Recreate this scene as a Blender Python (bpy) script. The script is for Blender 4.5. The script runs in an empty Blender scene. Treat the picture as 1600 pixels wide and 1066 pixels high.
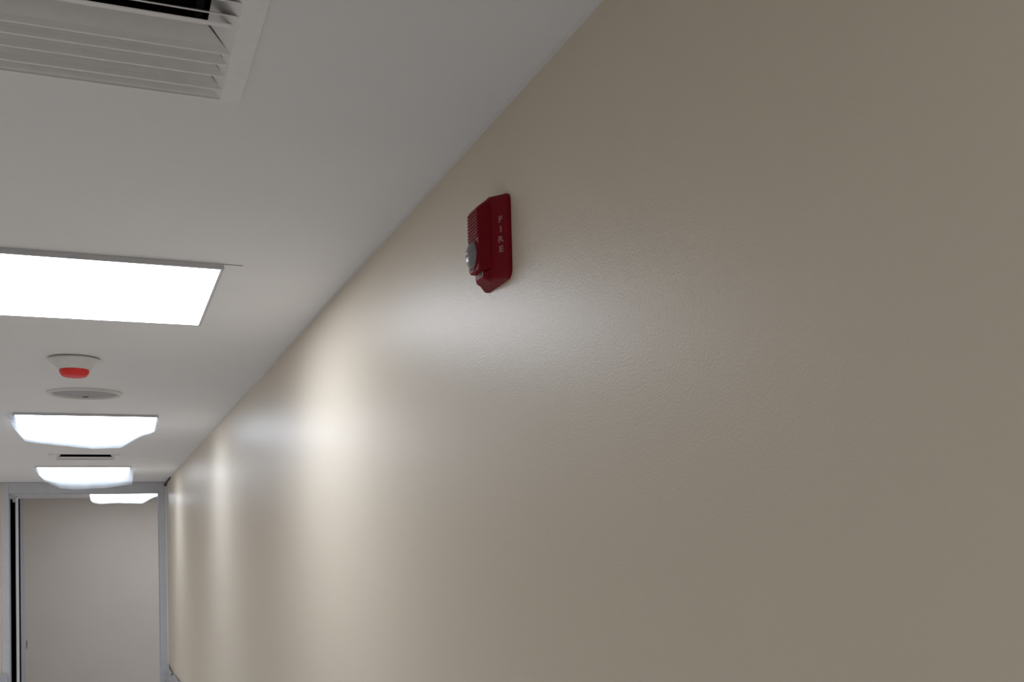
import bpy, bmesh, math, random
from mathutils import Vector, Matrix, noise

random.seed(7)
SC = bpy.context.scene
COL = SC.collection

# ------------------------------------------------------------------ camera
EZ = 2.05
EYE = Vector((0.0, 0.0, EZ))
F_PX, PCX, PCY = 1537.05, 794.5, 775.2
cam_d = bpy.data.cameras.new('camera')
cam = bpy.data.objects.new('camera', cam_d)
COL.objects.link(cam)
R0 = Vector((0.92677, -0.37469, -0.02657))
U0 = Vector((0.01050, -0.04485, 0.99894))
W0 = Vector((0.37549, 0.92606, 0.03763))
M = Matrix.Identity(4)
for i in range(3):
    M[i][0], M[i][1], M[i][2], M[i][3] = R0[i], U0[i], -W0[i], EYE[i]
cam.matrix_world = M
cam_d.sensor_fit = 'HORIZONTAL'
cam_d.sensor_width = 36.0
cam_d.lens = 36.0 * F_PX / 1600.0
cam_d.shift_x = (800.0 - PCX) / 1600.0
cam_d.shift_y = (PCY - 533.0) / 1600.0
cam_d.clip_start = 0.02
SC.camera = cam

# ------------------------------------------------------------------ world, exposure
wd = bpy.data.worlds.new('world')
SC.world = wd
wd.use_nodes = True
wd.node_tree.nodes['Background'].inputs[0].default_value = (0.8, 0.85, 0.9, 1)
wd.node_tree.nodes['Background'].inputs[1].default_value = 0.0
vs = SC.view_settings
vs.view_transform = 'Standard'
vs.look = 'None'
vs.gamma = 1.0
vs.exposure = 0.0
vs.use_curve_mapping = False
LAMP = 9.2            # radiance of the panel diffusers
LAMP_COL = (0.88, 0.92, 1.0)

# ------------------------------------------------------------------ materials
def new_mat(name):
    m = bpy.data.materials.new(name)
    m.use_nodes = True
    nt = m.node_tree
    return m, nt, nt.nodes['Principled BSDF']

def pmat(name, col, rough=0.5, metal=0.0, spec=0.5, noise_amt=0.04, nscale=30.0, bump=0.0, bscale=200.0, bdist=0.001, trans=0.0, coat=0.0):
    m, nt, b = new_mat(name)
    tc = nt.nodes.new('ShaderNodeTexCoord')
    if noise_amt:
        n = nt.nodes.new('ShaderNodeTexNoise')
        n.inputs['Scale'].default_value = nscale
        n.inputs['Detail'].default_value = 4
        nt.links.new(tc.outputs['Object'], n.inputs['Vector'])
        r = nt.nodes.new('ShaderNodeValToRGB')
        lo = [max(0, c * (1 - noise_amt)) for c in col]
        hi = [min(1, c * (1 + noise_amt)) for c in col]
        r.color_ramp.elements[0].position = 0.3
        r.color_ramp.elements[1].position = 0.7
        r.color_ramp.elements[0].color = (*lo, 1)
        r.color_ramp.elements[1].color = (*hi, 1)
        nt.links.new(n.outputs['Fac'], r.inputs['Fac'])
        nt.links.new(r.outputs['Color'], b.inputs['Base Color'])
    else:
        b.inputs['Base Color'].default_value = (*col, 1)
    b.inputs['Roughness'].default_value = rough
    b.inputs['Metallic'].default_value = metal
    b.inputs['Specular IOR Level'].default_value = spec
    b.inputs['Transmission Weight'].default_value = trans
    b.inputs['Coat Weight'].default_value = coat
    if bump:
        n2 = nt.nodes.new('ShaderNodeTexNoise')
        n2.inputs['Scale'].default_value = bscale
        n2.inputs['Detail'].default_value = 3
        nt.links.new(tc.outputs['Object'], n2.inputs['Vector'])
        bp = nt.nodes.new('ShaderNodeBump')
        bp.inputs['Strength'].default_value = bump
        bp.inputs['Distance'].default_value = bdist
        nt.links.new(n2.outputs['Fac'], bp.inputs['Height'])
        nt.links.new(bp.outputs['Normal'], b.inputs['Normal'])
    return m

WALL = pmat('cream_satin_paint', (0.80, 0.715, 0.588), rough=0.38, spec=0.43, noise_amt=0.012, nscale=2.0, bump=0.45, bscale=380, bdist=0.0006)
CEIL = pmat('white_ceiling_paint', (0.92, 0.92, 0.93), rough=0.75, spec=0.3, noise_amt=0.012, nscale=3.0, bump=0.15, bscale=180, bdist=0.0005)
FLOOR = pmat('grey_vinyl', (0.86, 0.86, 0.87), rough=0.45, noise_amt=0.06, nscale=12)
WALL_FAR = pmat('beige_wall_paint', (0.74, 0.668, 0.592), rough=0.55, noise_amt=0.02, nscale=2.0, bump=0.2, bscale=200, bdist=0.0006)
STEEL = pmat('white_painted_steel', (0.62, 0.63, 0.66), rough=0.45, noise_amt=0.03, nscale=25)
VENT = pmat('white_grille_enamel', (0.93, 0.93, 0.93), rough=0.45, noise_amt=0.02, nscale=60)
DUCT = pmat('black_duct_liner', (0.012, 0.012, 0.014), rough=0.9, spec=0.1, noise_amt=0.3, nscale=80)
UNLIT_BLACK = pmat('unlit_passage_black', (0.006, 0.006, 0.007), rough=0.9, spec=0.05, noise_amt=0.3, nscale=8)  # near-black colour stands in for the passage being unlit
BADGE_GAP_BLACK = pmat('badge_and_gap_black', (0.012, 0.012, 0.014), rough=0.6, noise_amt=0.2, nscale=90)  # flat black for badge and slots, also for strips drawn over dark gaps
RED = pmat('dark_red_plastic', (0.24, 0.005, 0.015), rough=0.44, spec=0.16, noise_amt=0.04, nscale=60)
REDTXT = pmat('faded_pink_print', (0.44, 0.19, 0.22), rough=0.5, noise_amt=0.06, nscale=300)
REDCAP = pmat('bright_red_plastic', (0.90, 0.035, 0.03), rough=0.4, noise_amt=0.03, nscale=60)
WHITEP = pmat('white_plastic', (0.80, 0.80, 0.79), rough=0.35, noise_amt=0.02, nscale=60)
GRILLE_M = pmat('grey_perforated_metal', (0.42, 0.42, 0.43), rough=0.55, metal=0.0, noise_amt=0.25, nscale=420, bump=0.6, bscale=500, bdist=0.001)
CHROME = pmat('chrome_reflector', (0.85, 0.85, 0.86), rough=0.12, metal=1.0, noise_amt=0.02, nscale=100)
ALU = pmat('light_frame_aluminium', (0.66, 0.67, 0.70), rough=0.45, metal=0.0, noise_amt=0.03, nscale=60)
CAULK = pmat('white_caulk', (0.80, 0.80, 0.80), rough=0.7, spec=0.3, noise_amt=0.02, nscale=20)
SCRATCH = pmat('grey_scuff', (0.30, 0.28, 0.26), rough=0.7, noise_amt=0.2, nscale=200)

def lens_mat():
    m, nt, b = new_mat('clear_strobe_lens')
    tc = nt.nodes.new('ShaderNodeTexCoord')
    w = nt.nodes.new('ShaderNodeTexNoise')
    w.inputs['Scale'].default_value = 160
    nt.links.new(tc.outputs['Object'], w.inputs['Vector'])
    bp = nt.nodes.new('ShaderNodeBump')
    bp.inputs['Strength'].default_value = 0.5
    bp.inputs['Distance'].default_value = 0.002
    nt.links.new(w.outputs['Fac'], bp.inputs['Height'])
    nt.links.new(bp.outputs['Normal'], b.inputs['Normal'])
    b.inputs['Base Color'].default_value = (0.58, 0.58, 0.62, 1)
    b.inputs['Roughness'].default_value = 0.06
    b.inputs['IOR'].default_value = 1.45
    b.inputs['Transmission Weight'].default_value = 0.7
    return m
LENS = lens_mat()

def film_mat(clear):
    m = bpy.data.materials.new('milky_plastic_film')
    m.use_nodes = True
    nt = m.node_tree
    nt.nodes.clear()
    out = nt.nodes.new('ShaderNodeOutputMaterial')
    tc = nt.nodes.new('ShaderNodeTexCoord')
    n = nt.nodes.new('ShaderNodeTexNoise')
    n.inputs['Scale'].default_value = 14
    n.inputs['Detail'].default_value = 5
    nt.links.new(tc.outputs['Object'], n.inputs['Vector'])
    r = nt.nodes.new('ShaderNodeValToRGB')
    r.color_ramp.elements[0].color = (0.74, 0.86, 0.98, 1)
    r.color_ramp.elements[1].color = (0.88, 0.95, 1.0, 1)
    nt.links.new(n.outputs['Fac'], r.inputs['Fac'])
    tl = nt.nodes.new('ShaderNodeBsdfTranslucent')
    df = nt.nodes.new('ShaderNodeBsdfDiffuse')
    tr = nt.nodes.new('ShaderNodeBsdfTransparent')
    gl = nt.nodes.new('ShaderNodeBsdfGlossy')
    gl.inputs['Roughness'].default_value = 0.25
    nt.links.new(r.outputs['Color'], tl.inputs['Color'])
    nt.links.new(r.outputs['Color'], df.inputs['Color'])
    def mix(a, b, f):
        x = nt.nodes.new('ShaderNodeMixShader')
        x.inputs[0].default_value = f
        nt.links.new(a.outputs[0], x.inputs[1])
        nt.links.new(b.outputs[0], x.inputs[2])
        return x
    m1 = mix(tl, df, 0.25)
    m2 = mix(m1, tr, clear)
    m3 = mix(m2, gl, 0.06)
    nt.links.new(m3.outputs[0], out.inputs['Surface'])
    return m
FILM = film_mat(0.45)
FILM_THIN = film_mat(0.77)

def emit_mat():
    m = bpy.data.materials.new('lit_diffuser')
    m.use_nodes = True
    nt = m.node_tree
    nt.nodes.clear()
    out = nt.nodes.new('ShaderNodeOutputMaterial')
    e = nt.nodes.new('ShaderNodeEmission')
    e.inputs['Color'].default_value = (*LAMP_COL, 1)
    e.inputs['Strength'].default_value = LAMP
    nt.links.new(e.outputs[0], out.inputs['Surface'])
    return m
DIFFUSER = emit_mat()

# ------------------------------------------------------------------ helpers
def tag(o, label=None, cat=None, group=None, kind=None):
    if label: o['label'] = label
    if cat: o['category'] = cat
    if group: o['group'] = group
    if kind: o['kind'] = kind
    return o

def empty(name, loc):
    o = bpy.data.objects.new(name, None)
    o.empty_display_size = 0.05
    o.location = loc
    COL.objects.link(o)
    return o

def link(name, bm, mat, parent=None, smooth=False, origin=None):
    """Build one mesh object from a bmesh given in world coordinates."""
    me = bpy.data.meshes.new(name)
    bmesh.ops.recalc_face_normals(bm, faces=bm.faces)
    off = Vector(origin) if origin else Vector((0, 0, 0))
    if parent is not None:
        off = off + parent_loc(parent)
    bmesh.ops.translate(bm, vec=-off, verts=bm.verts)
    bm.to_mesh(me)
    bm.free()
    if smooth:
        for p in me.polygons: p.use_smooth = True
    me.materials.append(mat)
    o = bpy.data.objects.new(name, me)
    if parent is not None:
        o.parent = parent
        o.location = Vector(origin) if origin else (0, 0, 0)
    else:
        o.location = off
    COL.objects.link(o)
    return o

def parent_loc(p):
    v = Vector((0, 0, 0))
    while p is not None:
        v += p.location
        p = p.parent
    return v

def box(bm, x0, x1, y0, y1, z0, z1, bevel=0.0):
    r = bmesh.ops.create_cube(bm, size=1.0)
    vsn = r['verts']
    for v in vsn:
        v.co = Vector((x0 + (v.co.x + .5) * (x1 - x0), y0 + (v.co.y + .5) * (y1 - y0), z0 + (v.co.z + .5) * (z1 - z0)))
    if bevel:
        es = list({e for v in vsn for e in v.link_edges})
        bmesh.ops.bevel(bm, geom=es, offset=bevel, segments=2, affect='EDGES', profile=0.5)

def boxobj(name, ext, mat, parent=None, bevel=0.0):
    bm = bmesh.new()
    box(bm, *ext, bevel=bevel)
    return link(name, bm, mat, parent)

def poly(bm, pts):
    return bm.faces.new([bm.verts.new(p) for p in pts])

def loft(bm, rings, cap0=True, cap1=True):
    vr = [[bm.verts.new(p) for p in ring] for ring in rings]
    n = len(vr[0])
    for a, b in zip(vr[:-1], vr[1:]):
        for i in range(n):
            j = (i + 1) % n
            bm.faces.new((a[i], a[j], b[j], b[i]))
    if cap0: bm.faces.new(list(reversed(vr[0])))
    if cap1: bm.faces.new(vr[-1])
    return vr

def lathe(bm, prof, c, n=48, cap0=False, cap1=True):
    """prof = [(radius, z)], about a vertical axis through c"""
    rings = []
    for r, z in prof:
        rings.append([(c[0] + r * math.cos(2 * math.pi * i / n), c[1] + r * math.sin(2 * math.pi * i / n), z) for i in range(n)])
    loft(bm, rings, cap0, cap1)

def tube(bm, pts, rad, n=8):
    rings = []
    for i, p in enumerate(pts):
        p = Vector(p)
        a = Vector(pts[max(0, i - 1)]); b = Vector(pts[min(len(pts) - 1, i + 1)])
        t = (b - a).normalized()
        s = t.orthogonal().normalized() if abs(t.z) > .95 else t.cross(Vector((0, 0, 1))).normalized()
        u = s.cross(t)
        r = rad[i] if isinstance(rad, (list, tuple)) else rad
        rings.append([p + r * (math.cos(2 * math.pi * k / n) * s + math.sin(2 * math.pi * k / n) * u) for k in range(n)])
    loft(bm, rings)

# ------------------------------------------------------------------ the setting
WX = 0.522            # right wall
LX = -2.60            # left wall
CZ = EZ + .60             # ceiling
DY = 10.35            # end wall with the doorway
FY = 13.90            # wall of the space beyond
BY = -4.5             # behind the viewpoint
V1 = (-0.236, 0.144, 0.992, 1.356)      # supply grille openings x0 x1 y0 y1
V2 = (-0.343, 0.037, 7.115, 7.479)

boxobj('floor', (LX - .1, 2.1, BY - .1, 16.2, -0.1, 0.0), FLOOR)['kind'] = 'structure'

bm = bmesh.new()
xs = sorted({LX - .1, 2.1, V1[0], V1[1], V2[0], V2[1]})
ys = sorted({BY - .1, 16.2, V1[2], V1[3], V2[2], V2[3]})
for i in range(len(xs) - 1):
    for j in range(len(ys) - 1):
        cx, cy = (xs[i] + xs[i + 1]) / 2, (ys[j] + ys[j + 1]) / 2
        if any(v[0] < cx < v[1] and v[2] < cy < v[3] for v in (V1, V2)):
            continue
        box(bm, xs[i], xs[i + 1], ys[j], ys[j + 1], CZ, CZ + .012)
bmesh.ops.remove_doubles(bm, verts=bm.verts, dist=1e-5)
ceiling = link('ceiling', bm, CEIL)
ceiling['kind'] = 'structure'

boxobj('wall_right', (WX, WX + .12, BY, DY + .10, 0, CZ), WALL)['kind'] = 'structure'
boxobj('wall_left', (LX - .1, LX, BY, DY + .10, 0, CZ), WALL)['kind'] = 'structure'
boxobj('wall_back', (LX - .1, WX + .12, BY - .1, BY, 0, CZ), WALL)['kind'] = 'structure'
# end wall left of and over the doorway
OX0, OX1, OZ = -0.883, 0.447, EZ + 0.497
FW = 0.066
bm = bmesh.new()
box(bm, LX, OX0 - .02, DY, DY + .10, 0, CZ)
box(bm, OX0 - .02, WX, DY, DY + .10, OZ + .02, CZ)
link('wall_end', bm, WALL)['kind'] = 'structure'
# the space beyond the doorway
PX = -1.054            # left end of the beige wall, dark passage further left
boxobj('wall_far', (PX, 2.0, FY, FY + .1, 0, CZ), WALL_FAR)['kind'] = 'structure'
boxobj('wall_far_right', (2.0, 2.1, DY, FY + .1, 0, CZ), WALL_FAR)['kind'] = 'structure'
boxobj('wall_far_near', (WX + .12, 2.0, DY, DY + .1, 0, CZ), WALL_FAR)['kind'] = 'structure'
boxobj('wall_far_left', (-1.70, -1.60, DY + .1, FY, 0, CZ - .001), WALL_FAR)['kind'] = 'structure'
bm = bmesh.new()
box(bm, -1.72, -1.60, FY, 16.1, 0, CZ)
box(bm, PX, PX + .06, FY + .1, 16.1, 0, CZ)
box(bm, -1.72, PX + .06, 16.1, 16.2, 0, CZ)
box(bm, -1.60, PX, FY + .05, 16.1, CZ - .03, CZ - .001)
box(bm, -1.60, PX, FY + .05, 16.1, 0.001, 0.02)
link('wall_passage', bm, UNLIT_BLACK)['kind'] = 'structure'  # darkness of the passage is put into its wall colour
# pale corner trim at the end of the beige wall
boxobj('trim_2', (PX - .006, PX + .038, FY - .006, FY + .06, 0, CZ - .002), STEEL, bevel=.002)['kind'] = 'structure'
# latch plate on the beige wall
boxobj('trim_3', (PX + .052, PX + .066, FY - .006, FY, 0.75, 0.85), SCRATCH)['kind'] = 'structure'

# uneven white caulk where ceiling paint meets the cream wall
bm = bmesh.new()
prev = None
y = 0.6
while y < DY - .02:
    k = noise.noise(Vector((y * 3.1, 0.3, 2.0))) * .55 + noise.noise(Vector((y * 11.0, 5.3, 1.0))) * .45
    h = 0.0022 + 0.0034 * max(-.5, k)
    ring = [bm.verts.new(p) for p in ((WX + .002, y, CZ - h), (WX - .0008, y, CZ - h), (WX - .0016, y, CZ - h * .4), (WX - .005, y, CZ - .0004), (WX - .005, y, CZ + .002))]
    if prev:
        for i in range(4):
            bm.faces.new((prev[i], prev[i + 1], ring[i + 1], ring[i]))
    prev = ring
    y += 0.012 + .004 * y
link('trim_4', bm, CAULK, smooth=True)['kind'] = 'structure'

# steel door frame: jambs and head, each with face, reveal and stop
frame = empty('trim_1', (0, DY, 0))
frame['kind'] = 'structure'
def jamb(x_in, s, xo=None):
    bm = bmesh.new()
    a, b = x_in, (x_in + s * FW if xo is None else xo)
    box(bm, min(a, b), max(a, b), DY - .022, DY + .122, 0, CZ - .001, bevel=.003)
    box(bm, min(x_in - s * .005, x_in), max(x_in - s * .005, x_in), DY + .03, DY + .075, 0, OZ - .001, bevel=.002)
    o = link('jamb', bm, STEEL, frame)
    return o
jamb(OX0, -1)
jamb(OX1, 1, WX - .010)
boxobj('casing_bead', (WX - .010, WX - .0005, DY - .030, DY, 0.0, CZ - .04), VENT, frame, bevel=.002)
bm = bmesh.new()
box(bm, OX0, OX1, DY - .022, DY + .122, OZ, CZ - .001, bevel=.003)
box(bm, OX0, OX1, DY + .03, DY + .075, OZ - .012, OZ + .002, bevel=.002)
link('head', bm, STEEL, frame)

# door leaf standing open into the far space, seen edge on
door = empty('door_1', (-0.826, DY + .13, 0))
door['kind'] = 'structure'
door['label'] = 'pale door leaf standing open, seen edge on in the doorway'
d = Vector((-0.826, DY + .13, 0)); d.z = 0
dirv = d.normalized(); nrm = Vector((dirv.y, -dirv.x, 0))
def leafbox(name, a0, a1, n0, n1, z0, z1, mat, par=door, bevel=.0015):
    bm = bmesh.new()
    box(bm, n0, n1, a0, a1, z0, z1, bevel=bevel)
    for v in bm.verts:
        v.co = d + nrm * v.co.x + dirv * v.co.y + Vector((0, 0, v.co.z))
    return link(name, bm, mat, par)
leafbox('leaf', 0.004, 0.86, -.0135, .0135, .01, OZ - .02, STEEL)
leafbox('edge_strip', 0.0, 0.004, -.012, .012, .02, OZ - .03, VENT)
closer = leafbox('door_closer', -.02, .16, -.036, -.0145, OZ - .075, OZ - .03, STEEL)
leafbox('closer_arm', -.06, -.02, -.048, -.030, OZ - .034, OZ - .012, STEEL, closer)

# small seam in the ceiling paint beside the nearest light
bm = bmesh.new()
for k in range(7):
    x0 = 0.236 + k * .0055
    box(bm, x0, x0 + .006, 2.188 - .0012 + .0006 * math.sin(k * 2.1), 2.188 + .0012, CZ - .0009, CZ + .001)
tag(link('paint_crack', bm, SCRATCH, ceiling), 'short hairline crack in the ceiling paint')

# ------------------------------------------------------------------ supply grilles
def grille(label, V, group, hb=.0225, dz=.0035, dzn=.0035, far=(.062, .095, .134), near=(-.056, -.087, -.118, -.149, -.180)):
    x0, x1, y0, y1 = V
    root = empty('air_grille', ((x0 + x1) / 2, (y0 + y1) / 2, CZ))
    tag(root, label, 'vent', group)
    mX = 1.3
    # border flange: a shallow picture frame
    fb = .027
    bm = bmesh.new()
    box(bm, x1 - .0005, x1 + fb, y0 - fb, y1 + .006, CZ - dz, CZ + .001, bevel=.0012)
    box(bm, x0 - fb, x0 + .0005, y0 - fb, y1 + .006, CZ - dz, CZ + .001, bevel=.0012)
    box(bm, x0, x1, y0 - fb, y0 + .0005, CZ - dzn, CZ + .001, bevel=.0012)
    box(bm, x0, x1, y1 - .0005, y1 + .006, CZ - dz, CZ + .001, bevel=.0012)
    link('flange', bm, VENT, root)
    # sloped end cheeks
    for s, xe in ((1, x1), (-1, x0)):
        bm = bmesh.new()
        hh = .0225
        pr = [(xe, CZ - dz), (xe - s * mX * hh, CZ + hh), (xe - s * mX * hh, CZ + hh + .002), (xe + s * .002, CZ - dz + .003)]
        loft(bm, [[(p[0], y0, p[1]) for p in pr], [(p[0], y1, p[1]) for p in pr]])
        link('end_cheek', bm, VENT, root)
    def blade(name, prof):
        """prof: list of (y, z above ceiling) of a thin blade, ends cut to the sloped cheeks"""
        t = .0014
        bm = bmesh.new()
        rows = []
        for i, (yy, zz) in enumerate(prof):
            a = prof[max(0, i - 1)]; b = prof[min(len(prof) - 1, i + 1)]
            ty, tz = b[0] - a[0], b[1] - a[1]
            L = math.hypot(ty, tz)
            ny, nz = -tz / L, ty / L
            row = []
            for sg in (1, -1):
                z2 = zz + sg * nz * t / 2
                for e, s in ((x0, -1), (x1, 1)):
                    row.append((e - s * (mX * max(0, z2) + .0008), yy + sg * ny * t / 2, CZ + z2))
            rows.append(row)
        for r0, r1 in zip(rows[:-1], rows[1:]):
            v0 = [bm.verts.new(p) for p in r0]; v1 = [bm.verts.new(p) for p in r1]
            for a, b in ((0, 1), (3, 2), (1, 3), (2, 0)):
                bm.faces.new((v0[a], v0[b], v1[b], v1[a]))
            bm.faces.new((v0[0], v0[2], v0[3], v0[1])); bm.faces.new((v1[0], v1[1], v1[3], v1[2]))
        bmesh.ops.remove_doubles(bm, verts=bm.verts, dist=1e-6)
        return link(name, bm, VENT, root)
    # centre piece and outward-throwing blades on the far side
    ym = y0 + .200
    if near: blade('centre_blade', [(ym - .032, .0015), (ym - .026, .004), (ym - .020, .0035)])
    def far_blade(yl, h):
        b = blade('slat', [(yl - h * .93, h), (yl - .004, .004), (yl, -.0022), (yl + .0022, -.0025)])
        for e, s in ((x0, -1), (x1, 1)):
            bm = bmesh.new()
            p = [(yl - h * .93, h), (yl - .004, .004)]
            rr = []
            for yy, zz in p:
                xe = e - s * (mX * zz + .0006)
                rr.append([(xe, yy - .0015, CZ + zz - .0012), (xe - s * .0016, yy - .0015, CZ + zz - .0012), (xe - s * .0016, yy + .0005, CZ + zz + .0004), (xe, yy + .0005, CZ + zz + .0004)])
            loft(bm, rr)
            link('end_gap_strip', bm, BADGE_GAP_BLACK, b)  # dark strip drawn where the open gap at the blade end looks dark
    for yy in (.033,) + far if len(far) > 2 else far:
        far_blade(ym + yy, hb)
    blade('slat', [(y1 - hb, hb), (y1 - .003, .001), (y1 - .0005, -.001)])
    # near half: blades leaning the other way, lying along the line of sight
    for yy in near:
        blade('slat', [(ym + yy - .002, -.002), (ym + yy, -.0005), (ym + yy + .022, .0118)])
    # dark duct above
    bm = bmesh.new()
    e, hd = .012, .20
    box(bm, x0 - e, x0 - .001, y0 - e, y1 + e, CZ + .013, CZ + hd)
    box(bm, x1 + .001, x1 + e, y0 - e, y1 + e, CZ + .013, CZ + hd)
    box(bm, x0, x1, y0 - e, y0 - .001, CZ + .013, CZ + hd)
    box(bm, x0, x1, y1 + .001, y1 + e, CZ + .013, CZ + hd)
    box(bm, x0 - e, x1 + e, y0 - e, y1 + e, CZ + hd, CZ + hd + .01)
    link('duct_box', bm, DUCT, root)
    for xb in (x0 + .038, x1 - .038):
        boxobj('damper_bar', (xb - .004, xb + .004, y0 + .004, y1 - .004, CZ + .036, CZ + .048), DUCT, root)
    return root
g1 = grille('white louvred air grille in the ceiling nearest the viewer, dark gaps showing', V1, None)
grille('small distant white air grille between the two plastic-draped ceiling lights', V2, None, hb=.006, dz=.010, dzn=.002, far=(.095, .134), near=())

# ------------------------------------------------------------------ ceiling panel lights
def panel_light(label, x0, x1, y0, y1, drop=.012, fr=.007):
    root = empty('ceiling_light', ((x0 + x1) / 2, (y0 + y1) / 2, CZ))
    tag(root, label, 'ceiling light', 'square panel lights along the ceiling')
    bm = bmesh.new()
    box(bm, x0 - fr, x0, y0 - fr, y1 + fr, CZ - drop, CZ)
    box(bm, x1, x1 + fr, y0 - fr, y1 + fr, CZ - drop, CZ)
    box(bm, x0, x1, y0 - fr, y0, CZ - drop, CZ)
    box(bm, x0, x1, y1, y1 + fr, CZ - drop, CZ)
    link('frame', bm, ALU, root)
    bm = bmesh.new()
    poly(bm, [(x0, y0, CZ - drop + .001), (x0, y1, CZ - drop + .001), (x1, y1, CZ - drop + .001), (x1, y0, CZ - drop + .001)])
    o = link('diffuser', bm, DIFFUSER, root)
    for p in o.data.polygons:
        if p.normal.z > 0: p.flip()
    return root
panel_light('large bare white panel light, nearest of the ceiling lights', -0.361, 0.228, 2.192, 2.778)
panel_light('lit panel light under sagging plastic, just past the round speaker', -0.393, 0.209, 4.90, 5.49)
panel_light('smaller lit panel light just before the doorway', -0.512, 0.147, 8.21, 8.80)
panel_light('lit panel light beyond the doorway by the beige wall', -0.21, 0.55, 12.15, 12.75)
panel_light('added unseen panel light beyond the doorway, round its right side', 1.05, 1.65, 12.15, 12.75)  # unseen lamp, added to brighten the beige wall
panel_light('added unseen panel light behind the viewer at the rear corridor wall', -0.37, 0.23, -3.4, -2.8)  # added out of view to lift the near ceiling and grille slats
panel_light('added unseen panel light behind the viewer over the corridor', -0.37, 0.23, -1.15, -0.55)  # unseen lamp added to light the near right wall
panel_light('added unseen panel light of a made-up second row, level with the draped light past the speaker', -2.02, -1.42, 4.90, 5.49)  # invented row out of view, raising fill on far wall and ceiling
panel_light('added unseen panel light of a made-up second row, level with the light before the doorway', -2.02, -1.42, 8.21, 8.80)  # second lamp of the invented row, also added for fill

# ------------------------------------------------------------------ protective film hanging from three lights
def interp(tab, x):
    if x <= tab[0][0]: return tab[0][1]
    for (a, va), (b, vb) in zip(tab[:-1], tab[1:]):
        if x <= b: return va + (vb - va) * (x - a) / (b - a)
    return tab[-1][1]
def film(label, x0, x1, y0, y1, sag, power, seed, wr=.006, nx=44, ny=26, mat=None):
    bm = bmesh.new()
    grid = []
    for j in range(ny + 1):
        t = j / ny
        row = []
        for i in range(nx + 1):
            x = x0 + (x1 - x0) * i / nx
            y = y0 + (y1 - y0) * t
            s = interp(sag, x)
            w = abs(noise.noise(Vector((x * 9, y * 5, seed)))) + .5 * abs(noise.noise(Vector((x * 23, y * 12, seed + 4))))
            edge = min(1, t * 4)
            z = CZ - .015 - s * t ** power - wr * w * edge
            row.append(bm.verts.new((x + .006 * noise.noise(Vector((y * 14, seed, x))) * edge, y + .01 * noise.noise(Vector((x * 12, seed, 0))) * t, z)))
        grid.append(row)
    for j in range(ny):
        for i in range(nx):
            bm.faces.new((grid[j][i], grid[j][i + 1], grid[j + 1][i + 1], grid[j + 1][i]))
    c = ((x0 + x1) / 2, (y0 + y1) / 2, CZ)
    o = link('plastic_film', bm, mat or FILM, None, smooth=True, origin=c)
    tag(o, label, 'plastic film', 'loose protective film under the ceiling lights')
    return o
film('widest milky plastic film, bulging at its left corner under a ceiling light', -0.43, 0.222, 4.93, 5.56,
     [(-.43, .012), (-.40, .05), (-.335, .06), (-.096, .085), (.055, .080), (.14, .030), (.20, .008), (.222, .002)], 1.6, 1.3)
film('bluish plastic film drooping under the light just before the doorway', -0.53, 0.176, 8.28, 8.90,
     [(-.53, .02), (-.50, .06), (-.375, .118), (-.205, .126), (.0, .112), (.170, .090), (.176, .088)], 1.3, 5.1, mat=FILM_THIN)
film('thin plastic film under the light seen through the doorway', -0.215, 0.565, 12.2, 12.80,
     [(-.215, .06), (-.19, .088), (-.12, .103), (.1, .095), (.362, .107), (.46, .05), (.565, .0)], 1.0, 8.7)

# ------------------------------------------------------------------ smoke detector with red dust cap
SX, SY = -0.102, 3.44
det = tag(empty('smoke_detector', (SX, SY, CZ)), 'white ceiling smoke detector wearing a bright red cap', 'smoke detector')
bm = bmesh.new()
lathe(bm, [(.066, CZ), (.066, CZ - .004), (.0775, CZ - .0045), (.0785, CZ - .007), (.0775, CZ - .0095), (.071, CZ - .014), (.058, CZ - .026), (.050, CZ - .034), (.047, CZ - .038)], (SX, SY))
link('base', bm, WHITEP, det, smooth=True)
bm = bmesh.new()
lathe(bm, [(.040, CZ - .036), (.0445, CZ - .038), (.0455, CZ - .041), (.0435, CZ - .049), (.038, CZ - .057), (.033, CZ - .0605), (.020, CZ - .062)], (SX, SY))
link('dust_cap', bm, REDCAP, det, smooth=True)

# ------------------------------------------------------------------ round ceiling loudspeaker
PXs, PYs = -0.0875, 4.215
spk = tag(empty('ceiling_speaker', (PXs, PYs, CZ)), 'round ceiling speaker with grey mesh grille and white rim', 'speaker')
bm = bmesh.new()
lathe(bm, [(.138, CZ), (.1375, CZ - .004), (.134, CZ - .0095), (.129, CZ - .011), (.1255, CZ - .008), (.1235, CZ - .001)], (PXs, PYs), n=72, cap1=False)
link('rim', bm, WHITEP, spk, smooth=True)
bm = bmesh.new()
lathe(bm, [(.1236, CZ - .0012), (.09, CZ - .0022), (.04, CZ - .003), (.004, CZ - .0032)], (PXs, PYs), n=72)
gr = link('mesh_grille', bm, GRILLE_M, spk, smooth=True)
boxobj('badge', (PXs - .011, PXs + .011, PYs + .097, PYs + .111, CZ - .0042, CZ - .001), BADGE_GAP_BLACK, gr)

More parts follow.
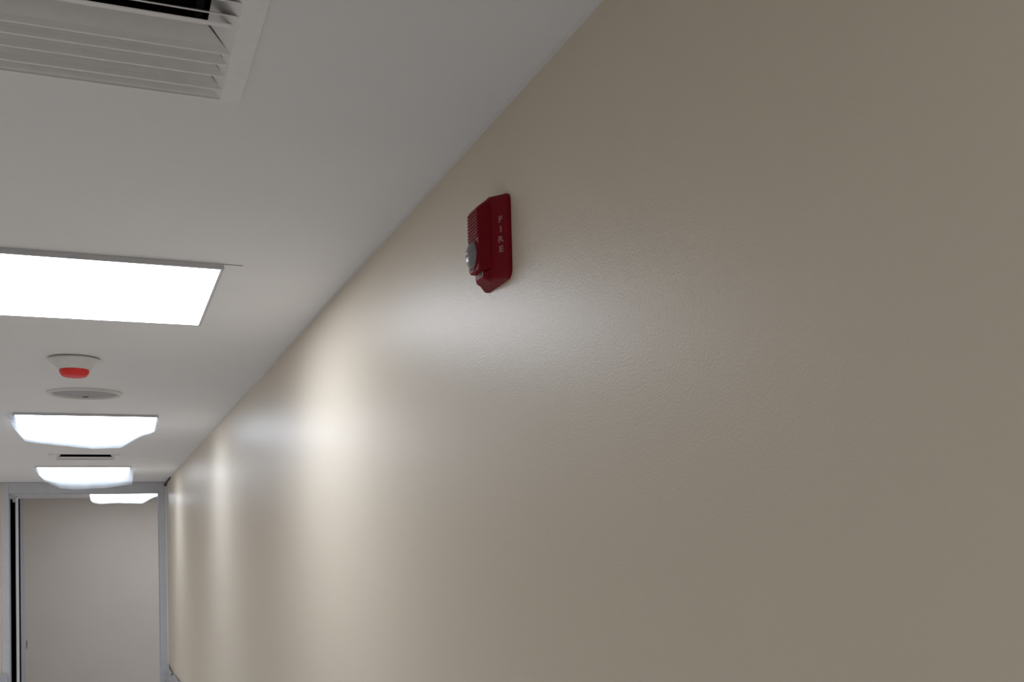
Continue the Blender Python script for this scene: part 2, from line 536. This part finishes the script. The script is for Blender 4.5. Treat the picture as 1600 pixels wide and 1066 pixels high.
# ------------------------------------------------------------------ fire alarm horn strobe
AY, AZ = 1.300, EZ + 0.416
def A(u, v, d): return Vector((WX - d, AY - u, AZ + v))
alarm = tag(empty('fire_alarm', (WX, AY, AZ)), 'dark red wall-mounted fire alarm with clear strobe lens and horn ribs', 'fire alarm')
def rrect(hu, vt, vb, r, d, n=6, far=0.0):
    pts = []
    for cu, cv, a0 in ((hu - r, vt - r, 0), (-hu - far + r, vt - r, 90), (-hu - far + r, vb + r, 180), (hu - r, vb + r, 270)):
        for k in range(n + 1):
            a = math.radians(a0 + 90 * k / n)
            pts.append(A(cu + r * math.cos(a), cv + r * math.sin(a), d))
    return pts
bm = bmesh.new()
loft(bm, [rrect(.050, .061, -.061, .014, 0, far=.006), rrect(.050, .061, -.061, .014, .004, far=.006), rrect(.0485, .0598, -.0598, .0135, .0062, far=.006),
          rrect(.021, .0608, -.0575, .006, .0195, far=.009), rrect(.0195, .0600, -.0565, .0055, .0200, far=.009)])
link('housing', bm, RED, alarm)
bm = bmesh.new()
def brect(hu, vt, vb, ch, d, far=0.0):
    hl = hu + far
    pts = [(hu, vt - ch), (hu - ch, vt), (-hl + ch, vt), (-hl, vt - ch), (-hl, vb + ch), (-hl + ch, vb), (hu - ch, vb), (hu, vb + ch)]
    return [A(u, v, d) for u, v in pts]
loft(bm, [brect(.0190, .0590, -.0430, .004, .0185, .009), brect(.0185, .0585, -.0430, .004, .0210, .009), brect(.0170, .0475, -.0425, .004, .0355, .009), brect(.0160, .0450, -.0415, .004, .0370, .009)])
horn = link('horn_block', bm, RED, alarm)
for k in range(9):
    v = .0418 - k * .0046
    bm = bmesh.new()
    pr = [(v + .0017, .0368), (v + .0009, .0384), (v - .0009, .0384), (v - .0017, .0368)]
    loft(bm, [[A(.0145, p[0], p[1]) for p in pr], [A(-.0235, p[0], p[1]) for p in pr]])
    link('rib', bm, RED, horn)
# chin below the block, with a dark slot
bm = bmesh.new()
loft(bm, [brect(.0150, -.0420, -.0595, .003, .0170, .012), brect(.0125, -.0420, -.0555, .003, .0265, .012), brect(.0110, -.0420, -.0515, .003, .0290, .010)])
chin = link('chin', bm, RED, alarm)
bm = bmesh.new()
loft(bm, [brect(.0040, -.0435, -.0490, .0008, .0280), brect(.0040, -.0435, -.0490, .0008, .0297)])
link('slot', bm, BADGE_GAP_BLACK, chin)
bm = bmesh.new()
loft(bm, [brect(.0016, -.0360, -.0410, .0005, .0365), brect(.0016, -.0360, -.0410, .0005, .0374)])
link('slot', bm, BADGE_GAP_BLACK, horn)
# small raised wedge beside the chin
bm = bmesh.new()
loft(bm, [[A(.0155, -.0440, .0190), A(.0250, -.0440, .0172), A(.0155, -.0530, .0192)], [A(.0150, -.0445, .0225), A(.0235, -.0445, .0190), A(.0150, -.0510, .0215)]])
link('wedge', bm, RED, alarm)
# strobe: bezel, lens dome, reflector, flash tube
LV = -.0190
LU = -.0045
def ell(hu, hv, d, n=28): return [A(LU + hu * math.cos(2 * math.pi * i / n), LV + hv * math.sin(2 * math.pi * i / n), d) for i in range(n)]
bm = bmesh.new()
loft(bm, [ell(.0195, .0215, .0362), ell(.0195, .0215, .0384), ell(.0182, .0200, .0388), ell(.0174, .0192, .0372)], cap0=False, cap1=False)
link('bezel', bm, RED, alarm, smooth=True)
bm = bmesh.new()
loft(bm, [ell(.0174, .0192, .0373), ell(.0166, .0184, .0408), ell(.0142, .0156, .0438), ell(.0095, .0104, .0458), ell(.0040, .0044, .0465)])
lens = link('strobe_lens', bm, LENS, alarm, smooth=True)
bm = bmesh.new()
loft(bm, [ell(.0155, .0172, .0374), ell(.0100, .0110, .0384), ell(.0040, .0050, .0388)])
link('reflector', bm, GRILLE_M, lens, smooth=True)
bm = bmesh.new()
tube(bm, [A(LU, LV + .003, .0385), A(LU, LV + .003, .0440), A(LU, LV + .003, .0500)], [.0022, .0026, .0018], 10)
link('flash_tube', bm, CHROME, lens, smooth=True)
# lettering down the sloped right side
tX = (A(.0485, 0, .0062) - A(.021, 0, .0195)).normalized()
tZ = tX.cross(Vector((0, 0, 1))).normalized()
base_pt = A(.0385, 0, .0062 + (.0485 - .0385) / (.0485 - .021) * (.0195 - .0062))
for k, ch in enumerate('FIRE'):
    cu = bpy.data.curves.new('letter', 'FONT')
    cu.body = ch
    cu.size = .0118
    cu.extrude = .0004
    cu.offset = .00035
    cu.align_x = 'CENTER'
    cu.align_y = 'CENTER'
    to = bpy.data.objects.new('letter_tmp', cu)
    COL.objects.link(to)
    dg = bpy.context.evaluated_depsgraph_get()
    me = bpy.data.meshes.new_from_object(to.evaluated_get(dg))
    bpy.data.objects.remove(to)
    zc = .0232 - k * .0140
    vsum = [v.co.copy() for v in me.vertices]
    mx = (min(p.x for p in vsum) + max(p.x for p in vsum)) / 2
    my = (min(p.y for p in vsum) + max(p.y for p in vsum)) / 2
    for v in me.vertices:
        p = base_pt + tX * (v.co.x - mx) * 1.35 + Vector((0, 0, zc + v.co.y - my)) + tZ * (v.co.z + .0002)
        v.co = p - alarm.location
    me.materials.clear()
    me.materials.append(REDTXT)
    o = bpy.data.objects.new('letter', me)
    o.parent = alarm
    COL.objects.link(o)

# ------------------------------------------------------------------ dark corner gap by the door frame, drawn as a black tube
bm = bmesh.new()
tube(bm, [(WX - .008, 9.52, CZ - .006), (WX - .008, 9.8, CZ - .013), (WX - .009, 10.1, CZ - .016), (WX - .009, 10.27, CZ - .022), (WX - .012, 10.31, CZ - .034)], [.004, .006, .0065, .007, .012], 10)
tag(link('corner_gap', bm, BADGE_GAP_BLACK, smooth=True, origin=(WX - .008, 9.9, CZ - .015)), 'short dark gap in the ceiling corner beside the doorway, drawn as a black tube', 'corner_gap')

# ------------------------------------------------------------------ crumpled plastic sheeting at the foot of the doorway
def drape(label, P, seed, nu=40, nv=30, bulge=.05, t=.0):
    """P(u,v) -> base point and outward normal on the wall"""
    bm = bmesh.new()
    g = []
    for j in range(nv + 1):
        row = []
        for i in range(nu + 1):
            u, v = i / nu, j / nv
            b, n = P(u, v)
            w = abs(noise.noise(Vector((u * 6, v * 3, seed)))) + .6 * abs(noise.noise(Vector((u * 15, v * 8, seed + 3))))
            row.append(bm.verts.new(b + n * (.008 + bulge * w * min(1, .35 + 2 * (1 - v)))))
        g.append(row)
    for j in range(nv):
        for i in range(nu):
            bm.faces.new((g[j][i], g[j][i + 1], g[j + 1][i + 1], g[j + 1][i]))
    o = link('plastic_sheet', bm, SHEET, smooth=True, origin=P(.5, 0)[0])
    tag(o, label, 'plastic sheet', 'plastic sheeting at the foot of the doorway')
    return o
SHEET = pmat('grey_plastic_sheet', (0.50, 0.52, 0.56), rough=0.25, spec=0.6, noise_amt=0.12, nscale=9)
def PR(u, v):
    y = 8.0 + u * (DY - .05 - 8.0)
    top = .93 - .085 * min(1, u * 1.5) + .022 * noise.noise(Vector((u * 9, .2, 4)))
    return Vector((WX - .002, y, .01 + v * top)), Vector((-1, 0, 0))
def PL(u, v):
    x = -1.40 + u * (1.40 - .900)
    top = .85 + .03 * noise.noise(Vector((u * 7, .9, 1)))
    return Vector((x, DY - .024, .01 + v * top)), Vector((0, -1, 0))
drape('crumpled grey plastic sheeting against the cream wall right of the doorway', PR, 2.2, nu=70, bulge=.075)
drape('sliver of grey plastic sheeting left of the doorway at the picture edge', PL, 6.4, bulge=.03)
